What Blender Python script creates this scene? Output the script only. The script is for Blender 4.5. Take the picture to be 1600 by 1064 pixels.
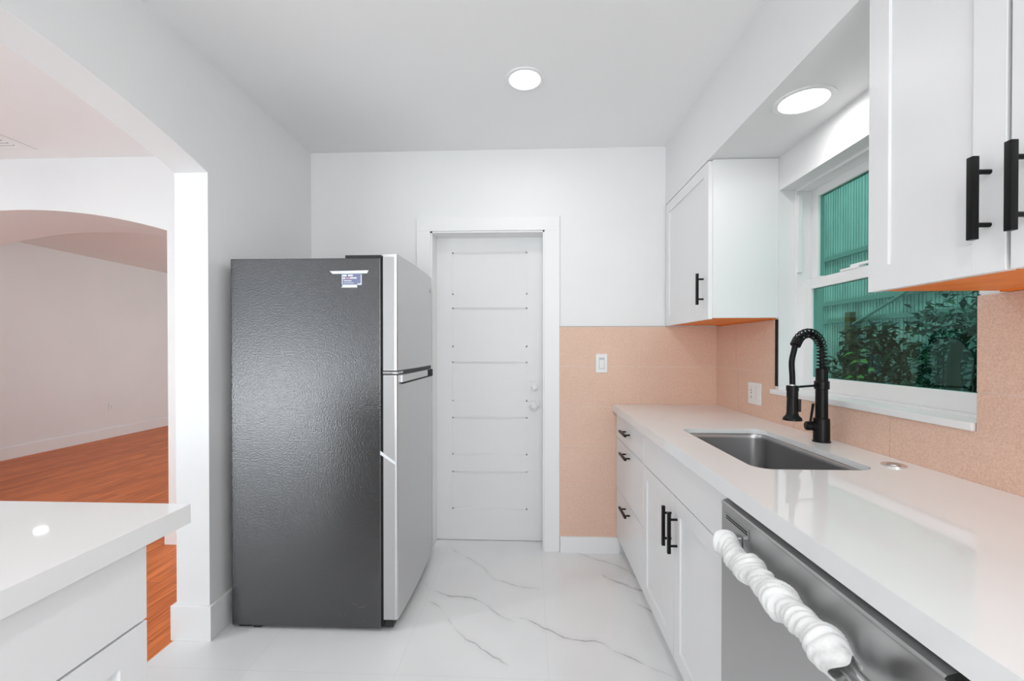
import bpy, bmesh, math, random
from mathutils import Vector, Matrix
random.seed(7)
S = bpy.context.scene
for o in list(bpy.data.objects):
    bpy.data.objects.remove(o)
C = S.collection

# ---------------------------------------------------------------- camera
cd = bpy.data.cameras.new('camera')
cam = bpy.data.objects.new('camera', cd); C.objects.link(cam)
cd.sensor_width = 36.0
cd.lens = 36.0 * 668.9 / 1600
cd.shift_y = 17.3 / 1600
cd.clip_start = 0.02
cam.location = (0, 0, 1.28)
cam.rotation_euler = (math.pi / 2 - 0.0069, 0, 0.0414)
S.camera = cam

# ---------------------------------------------------------------- world, colour
w = bpy.data.worlds.new('world'); S.world = w; w.use_nodes = True
bg = w.node_tree.nodes['Background']
bg.inputs[0].default_value = (0.86, 0.93, 1.0, 1); bg.inputs[1].default_value = 1.6
S.view_settings.view_transform = 'Standard'
S.view_settings.look = 'None'
S.view_settings.gamma = 1
S.view_settings.use_curve_mapping = False
S.view_settings.exposure = 0.61
S.cycles.max_bounces = 10; S.cycles.diffuse_bounces = 6; S.cycles.glossy_bounces = 5
S.cycles.transparent_max_bounces = 12
S.cycles.use_denoising = True
S.cycles.sample_clamp_indirect = 6.0

# ---------------------------------------------------------------- dimensions
D, CZ, XL, XR, XS, ZS = 2.709, 2.537, -1.407, 1.164, 0.844, 2.173
CT, CB = 0.932, 0.889
XLo = -1.557
YN = -2.6                      # wall behind the viewer
XF = -6.03                     # far left wall

def area(name, loc, rot, sx, sy, power, color=(1, 1, 1), shape='RECTANGLE', spread=None):
    l = bpy.data.lights.new(name, 'AREA'); l.shape = shape; l.size = sx
    if shape in ('RECTANGLE', 'ELLIPSE'): l.size_y = sy
    l.energy = power; l.color = color
    if spread: l.spread = spread
    o = bpy.data.objects.new(name, l); C.objects.link(o); o.location = loc; o.rotation_euler = rot
    return o
R90 = math.pi / 2
# fill lights added at made-up openings behind the viewer and in the living room
area('fill_light_rear', (0.0, YN + 0.02, 1.35), (R90 + 0.85, 0, 0), 1.5, 1.5, 28, (0.97, 0.99, 1.0))
area('fill_light_middle_room', (-4.0, YN + 0.02, 0.52), (R90 + 0.9, 0, 0), 2.2, 0.95, 29, (0.94, 0.985, 1.0))
area('fill_light_living', (-1.72, 6.6, 1.35), (R90 + 0.45, 0, R90), 2.0, 1.4, 26, (0.82, 0.96, 1.0))
area('downlight_beam_main', (-0.023, 2.008, CZ - 0.012), (0, 0, 0), 0.14, 0.14, 1.5, (1, 0.99, 0.98), 'DISK')
area('downlight_beam_soffit', (0.985, 1.59, ZS - 0.012), (0, 0, 0), 0.14, 0.14, 0.75, (1, 0.97, 0.95), 'DISK')
area('downlight_beam_living', (-5.22, 4.35, CZ - 0.012), (0, 0, 0), 0.10, 0.10, 0.5, (0.97, 0.99, 1), 'DISK')
area('fill_beam_rear', (-0.1, -0.55, CZ - 0.012), (0, 0, 0), 0.14, 0.14, 7.5, (0.98, 0.99, 1), 'DISK')  # unseen lamp added to brighten the kitchen from behind the viewer
area('fill_beam_dining', (-3.4, 0.6, CZ - 0.012), (0, 0, 0), 0.14, 0.14, 16, (0.95, 0.99, 1), 'DISK')  # unseen lamp added to brighten the middle room
sl = bpy.data.lights.new('sun', 'SUN'); sl.energy = 1.4; sl.angle = math.radians(3)
so = bpy.data.objects.new('sun', sl); C.objects.link(so)
so.rotation_euler = Vector((-0.52, 0.12, 0.85)).to_track_quat('Z', 'Y').to_euler()

# ---------------------------------------------------------------- materials
MAT = {}
def mat(name, col, rough=0.5, metal=0.0, spec=0.5, emit=None, es=1.0, coat=0.0, bump=None, mix=None, trans=None):
    m = bpy.data.materials.new(name); m.use_nodes = True
    nt = m.node_tree; b = nt.nodes['Principled BSDF']
    b.inputs['Base Color'].default_value = (*col, 1)
    b.inputs['Roughness'].default_value = rough
    b.inputs['Metallic'].default_value = metal
    b.inputs['Specular IOR Level'].default_value = spec
    b.inputs['Coat Weight'].default_value = coat
    if emit:
        b.inputs['Emission Color'].default_value = (*emit, 1); b.inputs['Emission Strength'].default_value = es
    tc = nt.nodes.new('ShaderNodeNewGeometry')
    if mix:   # (second colour, scale, low, high)
        c2, sc, lo, hi = mix
        n = nt.nodes.new('ShaderNodeTexNoise'); n.inputs['Scale'].default_value = sc; n.inputs['Detail'].default_value = 4
        nt.links.new(tc.outputs['Position'], n.inputs['Vector'])
        r = nt.nodes.new('ShaderNodeMapRange'); r.inputs[1].default_value = lo; r.inputs[2].default_value = hi
        nt.links.new(n.outputs['Fac'], r.inputs[0])
        mx = nt.nodes.new('ShaderNodeMix'); mx.data_type = 'RGBA'
        mx.inputs[6].default_value = (*col, 1); mx.inputs[7].default_value = (*c2, 1)
        nt.links.new(r.outputs[0], mx.inputs[0]); nt.links.new(mx.outputs[2], b.inputs['Base Color'])
    if bump:  # (scale, strength, distance)
        n = nt.nodes.new('ShaderNodeTexNoise'); n.inputs['Scale'].default_value = bump[0]; n.inputs['Detail'].default_value = 3
        nt.links.new(tc.outputs['Position'], n.inputs['Vector'])
        bn = nt.nodes.new('ShaderNodeBump'); bn.inputs['Strength'].default_value = bump[1]; bn.inputs['Distance'].default_value = bump[2]
        nt.links.new(n.outputs['Fac'], bn.inputs['Height']); nt.links.new(bn.outputs['Normal'], b.inputs['Normal'])
    MAT[name] = m
    return m
mat('wall_paint', (0.83, 0.83, 0.83), 0.55, mix=((0.81, 0.81, 0.812), 1.5, 0.4, 0.6), bump=(60, 0.05, 0.001))
mat('ceiling_paint', (0.89, 0.89, 0.89), 0.7, mix=((0.88, 0.88, 0.88), 1.0, 0.4, 0.6))
mat('trim_paint', (0.85, 0.85, 0.85), 0.4)
mat('door_paint', (0.81, 0.81, 0.81), 0.4)
mat('cabinet_paint', (0.82, 0.82, 0.825), 0.35)
mat('cabinet_wood', (0.95, 0.28, 0.04), 0.5, mix=((0.85, 0.22, 0.025), 9, 0.35, 0.65))
mat('quartz', (0.82, 0.82, 0.82), 0.035, mix=((0.80, 0.80, 0.80), 3, 0.45, 0.75))
mat('black_metal', (0.005, 0.005, 0.005), 0.36, spec=0.22)
mat('black_plastic', (0.012, 0.012, 0.012), 0.5)
mat('gap_black', (0.004, 0.004, 0.004), 0.8)
mat('chrome', (0.75, 0.75, 0.75), 0.15, metal=1)
mat('steel', (0.50, 0.50, 0.50), 0.30, metal=1, bump=(40, 0.04, 0.001))
mat('sink_steel', (0.42, 0.42, 0.425), 0.32, metal=1)
mat('door_steel', (0.61, 0.61, 0.615), 0.33, metal=1)
mat('door_steel_edge', (0.46, 0.46, 0.46), 0.5, metal=0.4)
mat('fridge_side', (0.12, 0.12, 0.122), 0.20, metal=0.9, bump=(150, 0.5, 0.0022))
mat('fabric_wrap', (0.80, 0.80, 0.79), 0.85, bump=(90, 0.35, 0.004))
mat('white_plastic', (0.82, 0.82, 0.81), 0.3)
mat('slot_grey', (0.16, 0.16, 0.16), 0.5)
mat('grey_plastic', (0.55, 0.56, 0.57), 0.4)
mat('foam', (0.85, 0.85, 0.85), 0.7)
mat('label_blue', (0.20, 0.22, 0.36), 0.35)
mat('label_pink', (0.72, 0.35, 0.42), 0.35)
mat('tape', (0.82, 0.84, 0.86), 0.3)
mat('crystal', (0.80, 0.80, 0.80), 0.12, coat=0.5)
mat('lamp_lens', (1, 1, 1), 0.4, emit=(1, 1, 0.99), es=5.0)
mat('grout', (0.80, 0.68, 0.60), 0.8)
mat('vent_dark', (0.12, 0.12, 0.12), 0.6)
mat('fence_paint', (0.72, 0.76, 0.74), 0.7, mix=((0.58, 0.62, 0.60), 5, 0.35, 0.65))
mat('rail_paint', (0.34, 0.40, 0.38), 0.7)
mat('leaf_dark', (0.03, 0.09, 0.055), 0.35, mix=((0.015, 0.04, 0.03), 6, 0.4, 0.6))
mat('leaf_mid', (0.10, 0.24, 0.12), 0.3, mix=((0.05, 0.12, 0.08), 6, 0.4, 0.6))
mat('leaf_bright', (0.42, 0.80, 0.12), 0.4)
mat('bark', (0.10, 0.07, 0.05), 0.8)
mat('grass', (0.05, 0.12, 0.03), 0.9)
mat('stucco', (0.7, 0.7, 0.68), 0.9)
mat('reflected_brown', (0.20, 0.11, 0.05), 0.7)

def glass_mat():
    m = bpy.data.materials.new('tinted_glass'); m.use_nodes = True; nt = m.node_tree
    nt.nodes.clear()
    o = nt.nodes.new('ShaderNodeOutputMaterial'); t = nt.nodes.new('ShaderNodeBsdfTransparent')
    t.inputs[0].default_value = (0.34, 0.55, 0.50, 1)
    g = nt.nodes.new('ShaderNodeBsdfGlossy'); g.inputs['Roughness'].default_value = 0.0
    g.inputs[0].default_value = (0.55, 0.85, 0.78, 1)
    lw = nt.nodes.new('ShaderNodeLayerWeight'); lw.inputs[0].default_value = 0.5
    gm = nt.nodes.new('ShaderNodeNewGeometry')
    pw = nt.nodes.new('ShaderNodeMath'); pw.operation = 'POWER'; pw.inputs[1].default_value = 5.0
    nt.links.new(lw.outputs['Facing'], pw.inputs[0])
    ma = nt.nodes.new('ShaderNodeMath'); ma.operation = 'MULTIPLY_ADD'; ma.inputs[1].default_value = 0.90; ma.inputs[2].default_value = 0.05
    nt.links.new(pw.outputs[0], ma.inputs[0])
    inv = nt.nodes.new('ShaderNodeMath'); inv.operation = 'SUBTRACT'; inv.inputs[0].default_value = 1.0
    nt.links.new(gm.outputs['Backfacing'], inv.inputs[1])
    f = nt.nodes.new('ShaderNodeMath'); f.operation = 'MULTIPLY'
    nt.links.new(ma.outputs[0], f.inputs[0]); nt.links.new(inv.outputs[0], f.inputs[1])
    mx = nt.nodes.new('ShaderNodeMixShader')
    nt.links.new(f.outputs[0], mx.inputs[0]); nt.links.new(t.outputs[0], mx.inputs[1]); nt.links.new(g.outputs[0], mx.inputs[2])
    nt.links.new(mx.outputs[0], o.inputs[0]); MAT['tinted_glass'] = m
glass_mat()

def tile_mat():
    m = mat('peach_tile', (0.70, 0.46, 0.345), 0.5)
    nt = m.node_tree; b = nt.nodes['Principled BSDF']; g = nt.nodes.new('ShaderNodeNewGeometry')
    n = nt.nodes.new('ShaderNodeTexNoise'); n.inputs['Scale'].default_value = 240; n.inputs['Detail'].default_value = 5; n.inputs['Roughness'].default_value = 0.75
    n2 = nt.nodes.new('ShaderNodeTexNoise'); n2.inputs['Scale'].default_value = 4
    for k in (n, n2): nt.links.new(g.outputs['Position'], k.inputs['Vector'])
    r = nt.nodes.new('ShaderNodeValToRGB')
    r.color_ramp.elements[0].position = 0.30; r.color_ramp.elements[0].color = (0.61, 0.385, 0.285, 1)
    r.color_ramp.elements[1].position = 0.70; r.color_ramp.elements[1].color = (0.88, 0.64, 0.51, 1)
    e = r.color_ramp.elements.new(0.5); e.color = (0.765, 0.52, 0.405, 1)
    nt.links.new(n.outputs['Fac'], r.inputs[0])
    mx = nt.nodes.new('ShaderNodeMix'); mx.data_type = 'RGBA'; mx.blend_type = 'MULTIPLY'
    mr = nt.nodes.new('ShaderNodeMapRange'); mr.inputs[1].default_value = 0.35; mr.inputs[2].default_value = 0.65
    nt.links.new(n2.outputs['Fac'], mr.inputs[0]); nt.links.new(mr.outputs[0], mx.inputs[0])
    mx.inputs[7].default_value = (0.97, 0.96, 0.95, 1)
    nt.links.new(r.outputs[0], mx.inputs[6]); nt.links.new(mx.outputs[2], b.inputs['Base Color'])
    bp = nt.nodes.new('ShaderNodeBump'); bp.inputs['Strength'].default_value = 0.25; bp.inputs['Distance'].default_value = 0.002
    nt.links.new(n.outputs['Fac'], bp.inputs['Height']); nt.links.new(bp.outputs['Normal'], b.inputs['Normal'])
tile_mat()

def wood_mat():
    m = mat('wood_planks', (0.45, 0.16, 0.06), 0.4, spec=0.12)
    nt = m.node_tree; b = nt.nodes['Principled BSDF']; g = nt.nodes.new('ShaderNodeNewGeometry')
    sep = nt.nodes.new('ShaderNodeSeparateXYZ'); nt.links.new(g.outputs['Position'], sep.inputs[0])
    cb = nt.nodes.new('ShaderNodeCombineXYZ'); nt.links.new(sep.outputs['Y'], cb.inputs['X']); nt.links.new(sep.outputs['X'], cb.inputs['Y'])
    br = nt.nodes.new('ShaderNodeTexBrick'); br.inputs['Scale'].default_value = 1
    br.inputs['Brick Width'].default_value = 0.9; br.inputs['Row Height'].default_value = 0.075; br.inputs['Mortar Size'].default_value = 0.0012
    br.inputs['Color1'].default_value = (0.76, 0.225, 0.068, 1); br.inputs['Color2'].default_value = (0.60, 0.160, 0.048, 1)
    br.inputs['Mortar'].default_value = (0.26, 0.07, 0.03, 1)
    nt.links.new(cb.outputs[0], br.inputs['Vector'])
    mp = nt.nodes.new('ShaderNodeMapping'); mp.inputs['Scale'].default_value = (1.6, 26, 1)
    nt.links.new(cb.outputs[0], mp.inputs[0])
    n = nt.nodes.new('ShaderNodeTexNoise'); n.inputs['Scale'].default_value = 2.5; n.inputs['Detail'].default_value = 6
    nt.links.new(mp.outputs[0], n.inputs['Vector'])
    r = nt.nodes.new('ShaderNodeValToRGB'); r.color_ramp.elements[0].position = 0.35; r.color_ramp.elements[0].color = (0.72, 0.66, 0.62, 1)
    r.color_ramp.elements[1].position = 0.62; r.color_ramp.elements[1].color = (1.12, 1.15, 1.2, 1)
    nt.links.new(n.outputs['Fac'], r.inputs[0])
    mx = nt.nodes.new('ShaderNodeMix'); mx.data_type = 'RGBA'; mx.blend_type = 'MULTIPLY'; mx.inputs[0].default_value = 0.85
    nt.links.new(br.outputs['Color'], mx.inputs[6]); nt.links.new(r.outputs[0], mx.inputs[7])
    nt.links.new(mx.outputs[2], b.inputs['Base Color'])
wood_mat()

VEINS = [
    ([(-0.586, 2.321), (-0.452, 2.208), (-0.365, 2.188), (-0.261, 2.161), (-0.174, 2.077), (-0.059, 1.981)], 0.006, 0.9),
    ([(-0.10, 2.03), (0.007, 2.003), (0.071, 1.949), (0.192, 1.883), (0.29, 1.87), (0.369, 1.814), (0.486, 1.734), (0.60, 1.65)], 0.006, 0.9),
    ([(-0.524, 2.793), (-0.47, 2.684), (-0.294, 2.515), (-0.177, 2.356), (0.064, 2.279)], 0.006, 0.6),
    ([(-0.521, 2.151), (-0.434, 2.08), (-0.372, 1.981), (-0.299, 1.886), (-0.195, 1.801), (-0.147, 1.762), (-0.079, 1.706)], 0.006, 0.75),
    ([(0.186, 2.7), (0.305, 2.681), (0.403, 2.607), (0.508, 2.548), (0.62, 2.33)], 0.007, 0.7),
    ([(0.40, 2.43), (0.497, 2.348), (0.64, 2.25)], 0.016, 0.9),
    ([(0.508, 2.193), (0.60, 2.10)], 0.012, 0.6),
    ([(-1.20, 1.60), (-0.95, 1.42), (-0.60, 1.32), (-0.2, 1.05), (0.3, 0.7), (0.6, 0.55)], 0.006, 0.6),
    ([(-1.5, 0.9), (-0.9, 0.5), (-0.2, 0.2), (0.6, -0.5)], 0.007, 0.7),
]
def marble_mat():
    m = mat('marble_tile', (0.78, 0.78, 0.78), 0.10)
    nt = m.node_tree; b = nt.nodes['Principled BSDF']; N = nt.nodes.new; Lk = nt.links.new
    g = N('ShaderNodeNewGeometry'); sep = N('ShaderNodeSeparateXYZ'); Lk(g.outputs['Position'], sep.inputs[0])
    def math_(op, a, b2=None, c=None):
        n = N('ShaderNodeMath'); n.operation = op
        for i, v in enumerate((a, b2, c)):
            if v is None: continue
            if isinstance(v, (int, float)): n.inputs[i].default_value = v
            else: Lk(v, n.inputs[i])
        return n.outputs[0]
    def noise(sc, det=4):
        n = N('ShaderNodeTexNoise'); n.inputs['Scale'].default_value = sc; n.inputs['Detail'].default_value = det
        Lk(g.outputs['Position'], n.inputs['Vector']); return n.outputs['Fac']
    wob = math_('MULTIPLY', math_('SUBTRACT', noise(9, 6), 0.5), 0.06)
    wob2 = math_('MULTIPLY', math_('SUBTRACT', noise(3.3, 2), 0.5), 0.0)
    yy = math_('ADD', math_('ADD', sep.outputs['Y'], wob), wob2)
    strength = noise(7, 3)
    stm = N('ShaderNodeMapRange'); stm.inputs[1].default_value = 0.38; stm.inputs[2].default_value = 0.58; stm.inputs[3].default_value = 0.10
    Lk(strength, stm.inputs[0])
    total = None
    for pts, wd, amt in VEINS:
        x0, x1 = pts[0][0], pts[-1][0]
        ys = [q[1] for q in pts]; y0, y1 = min(ys), max(ys)
        mr = N('ShaderNodeMapRange'); mr.inputs[1].default_value = x0; mr.inputs[2].default_value = x1; Lk(sep.outputs['X'], mr.inputs[0])
        fc = N('ShaderNodeFloatCurve'); cv = fc.mapping.curves[0]
        cv.points[0].location = (0, (ys[0] - y0) / (y1 - y0)); cv.points[1].location = (1, (ys[-1] - y0) / (y1 - y0))
        for q in pts[1:-1]:
            cv.points.new((q[0] - x0) / (x1 - x0), (q[1] - y0) / (y1 - y0))
        fc.mapping.update(); Lk(mr.outputs[0], fc.inputs['Value'])
        fy = math_('MULTIPLY_ADD', fc.outputs[0], y1 - y0, y0)
        d = math_('ABSOLUTE', math_('SUBTRACT', yy, fy))
        def fall(wid):
            q = N('ShaderNodeMapRange'); q.interpolation_type = 'SMOOTHSTEP'
            q.inputs[1].default_value = 0; q.inputs[2].default_value = wid; q.inputs[3].default_value = 1; q.inputs[4].default_value = 0
            Lk(d, q.inputs[0]); return q.outputs[0]
        core = fall(wd * 1.3); soft = math_('MULTIPLY', fall(wd * 8), 0.16)
        # fade towards the two ends
        e = N('ShaderNodeMapRange'); e.inputs[1].default_value = 0; e.inputs[2].default_value = 0.10; Lk(mr.outputs[0], e.inputs[0])
        e2 = N('ShaderNodeMapRange'); e2.inputs[1].default_value = 1.0; e2.inputs[2].default_value = 0.93; Lk(mr.outputs[0], e2.inputs[0])
        v = math_('MULTIPLY', math_('MULTIPLY', math_('ADD', core, soft), stm.outputs[0]), math_('MULTIPLY', e.outputs[0], e2.outputs[0]))
        v = math_('MULTIPLY', v, amt * 0.72)
        total = v if total is None else math_('MAXIMUM', total, v)
    # joints between the large tiles
    def joint(axis, off, period):
        fr = math_('FRACT', math_('DIVIDE', math_('SUBTRACT', sep.outputs[axis], off), period))
        dd = math_('MULTIPLY', math_('MINIMUM', fr, math_('SUBTRACT', 1.0, fr)), period)
        return math_('LESS_THAN', dd, 0.0012)
    jt = math_('MAXIMUM', joint('X', 0.074, 0.6), joint('Y', 0.45, 1.2))
    mx = N('ShaderNodeMix'); mx.data_type = 'RGBA'; Lk(total, mx.inputs[0])
    cl = N('ShaderNodeMix'); cl.data_type = 'RGBA'; cl.inputs[6].default_value = (0.84, 0.84, 0.84, 1); cl.inputs[7].default_value = (0.78, 0.78, 0.785, 1)
    cm = N('ShaderNodeMapRange'); cm.inputs[1].default_value = 0.42; cm.inputs[2].default_value = 0.7; Lk(noise(1.7, 3), cm.inputs[0]); Lk(cm.outputs[0], cl.inputs[0])
    Lk(cl.outputs[2], mx.inputs[6]); mx.inputs[7].default_value = (0.30, 0.30, 0.31, 1)
    mj = N('ShaderNodeMix'); mj.data_type = 'RGBA'; Lk(math_('MULTIPLY', jt, 0.35), mj.inputs[0]); Lk(mx.outputs[2], mj.inputs[6]); mj.inputs[7].default_value = (0.62, 0.62, 0.62, 1)
    Lk(mj.outputs[2], b.inputs['Base Color'])
marble_mat()

# ---------------------------------------------------------------- mesh helpers
def box(bm, x0, x1, y0, y1, z0, z1, bev=0.0):
    x0, x1 = min(x0, x1), max(x0, x1); y0, y1 = min(y0, y1), max(y0, y1); z0, z1 = min(z0, z1), max(z0, z1)
    v = [bm.verts.new(p) for p in ((x0, y0, z0), (x1, y0, z0), (x1, y1, z0), (x0, y1, z0), (x0, y0, z1), (x1, y0, z1), (x1, y1, z1), (x0, y1, z1))]
    fs = [bm.faces.new([v[i] for i in q]) for q in ((3, 2, 1, 0), (4, 5, 6, 7), (0, 1, 5, 4), (1, 2, 6, 5), (2, 3, 7, 6), (3, 0, 4, 7))]
    if bev:
        es = list({e for f in fs for e in f.edges})
        bmesh.ops.bevel(bm, geom=es, offset=bev, segments=2, profile=0.6, affect='EDGES')
def ring_tube(bm, pts, radii, seg=20, cap=True, jitter=None):
    """sweep a circle along pts; radii one per point"""
    pts = [Vector(p) for p in pts]; rings = []
    up = None; fixed = None
    ax = max(((p - pts[0]) for p in pts), key=lambda v: v.length)
    if all((p - pts[0]).cross(ax.normalized()).length < 1e-6 for p in pts): fixed = ax.normalized()
    for i, p in enumerate(pts):
        t = fixed or (pts[min(i + 1, len(pts) - 1)] - pts[max(i - 1, 0)]).normalized()
        if up is None:
            up = Vector((0, 0, 1)) if abs(t.z) < 0.9 else Vector((1, 0, 0))
        a = (up - t * up.dot(t)).normalized(); b2 = t.cross(a); up = a
        r = radii[i] if hasattr(radii, '__len__') else radii
        ring = []
        for k in range(seg):
            an = 2 * math.pi * k / seg
            rr = r * (jitter(i, k) if jitter else 1)
            ring.append(bm.verts.new(p + a * (rr * math.cos(an)) + b2 * (rr * math.sin(an))))
        rings.append(ring)
    for i in range(len(rings) - 1):
        for k in range(seg):
            bm.faces.new((rings[i][k], rings[i][(k + 1) % seg], rings[i + 1][(k + 1) % seg], rings[i + 1][k]))
    if cap:
        bm.faces.new(rings[0][::-1]); bm.faces.new(rings[-1])
def cyl(bm, p0, p1, r0, r1=None, seg=28):
    ring_tube(bm, [p0, p1], [r0, r0 if r1 is None else r1], seg)
def prism(bm, poly, axis, a0, a1):
    """extrude a 2-D outline along an axis ('X': outline is (y,z), 'Y': (x,z), 'Z': (x,y))"""
    def P(u, v, a): return {'X': (a, u, v), 'Y': (u, a, v), 'Z': (u, v, a)}[axis]
    A = [bm.verts.new(P(u, v, a0)) for u, v in poly]; B = [bm.verts.new(P(u, v, a1)) for u, v in poly]
    bm.faces.new(A); bm.faces.new(B[::-1])
    n = len(poly)
    for i in range(n): bm.faces.new((A[i], B[i], B[(i + 1) % n], A[(i + 1) % n]))
def obj(name, bm, m, parent=None, loc=None, smooth=False):
    bmesh.ops.recalc_face_normals(bm, faces=bm.faces)
    me = bpy.data.meshes.new(name); bm.to_mesh(me); bm.free()
    if isinstance(m, str): m = MAT[m]
    me.materials.append(m)
    if smooth:
        for p in me.polygons: p.use_smooth = True
        try: me.set_sharp_from_angle(angle=math.radians(smooth if smooth is not True else 35))
        except Exception: pass
    o = bpy.data.objects.new(name, me); C.objects.link(o)
    if parent:
        o.parent = parent
        # shapes are written in world coordinates; the parent Empty sits at its own base
        me.transform(Matrix.Translation(-Vector(world_loc(parent))))
    return o
def world_loc(o):
    v = Vector(o.location)
    while o.parent: o = o.parent; v += Vector(o.location)
    return v
def boxes(name, m, lst, parent=None, bev=0.0, smooth=False):
    bm = bmesh.new()
    for b in lst: box(bm, *b, bev=bev)
    return obj(name, bm, m, parent, smooth=smooth)
def thing(name, loc, label, cat, group=None):
    o = bpy.data.objects.new(name, None); C.objects.link(o); o.location = loc; o.empty_display_size = 0.1
    return tag(o, label, cat, group)
def tag(o, label=None, cat=None, group=None, kind=None):
    if label: o['label'] = label
    if cat: o['category'] = cat
    if group: o['group'] = group
    if kind: o['kind'] = kind
    return o
def st(o, label=None): return tag(o, label, None, None, 'structure')

# ================================================================ SETTING
# floors
st(boxes('floor', 'marble_tile', [(-1.56, 1.36, YN, D + 0.2, -0.06, 0), (XF - 0.1, -1.56, YN, 1.64, -0.06, 0)]), 'polished white marble tile floor with grey veins')  # marble carried into the unseen middle room to cut orange bounce light
st(boxes('floor', 'wood_planks', [(XF - 0.1, -1.5605, 1.6405, 9.2, -0.06, 0), (-1.5605, -1.4, D + 0.21, 9.2, -0.06, 0)]), 'orange brown hardwood plank floor')
# ceilings
st(boxes('ceiling', 'ceiling_paint', [(XF - 0.1, 1.364, YN - 0.1, 9.2, CZ, CZ + 0.08)]), 'flat white ceiling')
st(boxes('ceiling_soffit', 'wall_paint', [(XS, XR + 0.02, YN, D + 0.01, ZS, CZ + 0.01)]), 'white boxed soffit above the wall cabinets and window')

def arc(y0, half, zs, za, n=24):
    r = (half * half) / (2 * (za - zs))
    return [(y0 + half * (1 - 2 * i / n), za - (half * (1 - 2 * i / n)) ** 2 / (2 * r)) for i in range(n + 1)]
# left wall with the wide arch
bm = bmesh.new()
a1 = arc(0.90, 0.92, 2.05, 2.197)
prism(bm, [(D + 0.01, 0), (D + 0.01, CZ + 0.01), (YN, CZ + 0.01), (YN, 0), (-0.02, 0)] + a1[::-1] + [(1.82, 0)], 'X', XLo, XL)
st(obj('wall_left', bm, 'wall_paint'), 'white kitchen wall with a wide shallow arched opening')
# back wall of the kitchen, with the doorway cut out
bm = bmesh.new()
prism(bm, [(XLo, 0), (XLo, CZ + 0.01), (1.364, CZ + 0.01), (1.364, 0), (0.092, 0), (0.092, 2.025), (-0.632, 2.025), (-0.632, 0)], 'Y', D, D + 0.20)
st(obj('wall_back', bm, 'wall_paint'), 'white back wall of the kitchen around the door')
# back wall of the middle room with the deep arch
bm = bmesh.new()
a2 = arc(-3.38, 1.01, 2.053, 2.20)
prism(bm, [(XLo, 0), (XLo, CZ + 0.01), (XF, CZ + 0.01), (XF, 0), (-4.39, 0)] + a2[::-1] + [(-2.369, 0)], 'Y', D, D + 0.54)
st(obj('wall_arch', bm, 'wall_paint'), 'thick white wall with a deep arch to the living room')
# far left wall, living room end and side wall
st(boxes('wall_far_left', 'wall_paint', [(XF - 0.12, XF, YN, 9.2, 0, CZ + 0.01)]), 'long pale grey white living room wall')
st(boxes('wall_living_end', 'wall_paint', [(XF, -1.55, 9.1, 9.2, 0, CZ + 0.01)]), 'white end wall of the living room')
st(boxes('wall_living_side', 'wall_paint', [(-1.70, -1.60, D + 0.54, 5.6, 0, CZ + 0.01), (-1.70, -1.60, 7.6, 9.1, 0, CZ + 0.01),
    (-1.70, -1.60, 5.6, 7.6, 0, 0.6), (-1.70, -1.60, 5.6, 7.6, 2.1, CZ + 0.01)]), 'white living room side wall with an opening added for fill light')  # opening made up to let fill light into the living room
# right wall with the window opening
WY0, WY1, WZ0, WZ1 = 1.160, 2.051, 1.087, 2.016
st(boxes('wall_right', 'wall_paint', [(XR, 1.364, YN, WY0, 0, CZ + 0.01), (XR, 1.364, WY1, D, 0, CZ + 0.01),
    (XR, 1.364, WY0, WY1, 0, WZ0 - 0.02), (XR, 1.364, WY0, WY1, WZ1, CZ + 0.01)]), 'white right wall around the window')
# wall behind the viewer: unseen openings added for the fill lights
st(boxes('wall_front', 'wall_paint', [(XF, -5.2, YN - 0.1, YN, 0, CZ), (-5.2, -2.8, YN - 0.1, YN, 2.1, CZ), (-2.8, -0.8, YN - 0.1, YN, 0, CZ),
    (-0.8, 0.8, YN - 0.1, YN, 0, 0.6), (-0.8, 0.8, YN - 0.1, YN, 2.1, CZ), (0.8, 1.364, YN - 0.1, YN, 0, CZ)]), 'white wall behind the viewpoint with openings added for fill light')

# tile cladding -------------------------------------------------------------
def tiles(name, lab, plane, pos, rows, holes, u0, u1, thick=0.008, g=0.0012):
    """plane 'Y' (back wall) or 'X' (right wall); rows = (z0, z1, [joint positions])"""
    bm = bmesh.new()
    for z0, z1, joints in rows:
        js = [u0] + [j for j in joints if u0 < j < u1] + [u1]
        for a, b in zip(js[:-1], js[1:]):
            segs = [(a, b, z0, z1)]
            for h in holes:
                out = []
                for (p, q, r, s) in segs:
                    if h[1] <= p or h[0] >= q or h[3] <= r or h[2] >= s: out.append((p, q, r, s)); continue
                    if p < h[0]: out.append((p, h[0], r, s))
                    if q > h[1]: out.append((h[1], q, r, s))
                    m0, m1 = max(p, h[0]), min(q, h[1])
                    if r < h[2]: out.append((m0, m1, r, h[2]))
                    if s > h[3]: out.append((m0, m1, h[3], s))
                segs = out
            for (p, q, r, s) in segs:
                p += g if p in joints else 0; q -= g if q in joints else 0
                if q - p < 0.004 or s - r < 0.004: continue
                if plane == 'Y': box(bm, p, q, pos - thick, pos, r + g, s - g)
                else: box(bm, pos - thick, pos, p, q, r + g, s - g)
    return bm
ZR = [1.417, 1.167, 0.914, 0.661, 0.409, 0.154, 0.098]
zr = list(zip(ZR[1:], ZR[:-1]))
bm = tiles('t', '', 'Y', D, [(a, b, [0.682]) for a, b in zr[:2]] + [(a, b, []) for a, b in zr[2:]], [], 0.187, XR - 0.001)
tb = st(obj('wall_tiles_back', bm, 'peach_tile'), 'peach speckled wall tiles beside the door')
boxes('grout', 'grout', [(0.187, XR - 0.001, D - 0.0065, D - 0.0005, 0.098, 1.417)], tb)
hole = [(WY0 - 0.004, 2.078, WZ0 - 0.02, 3.0)]
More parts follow.
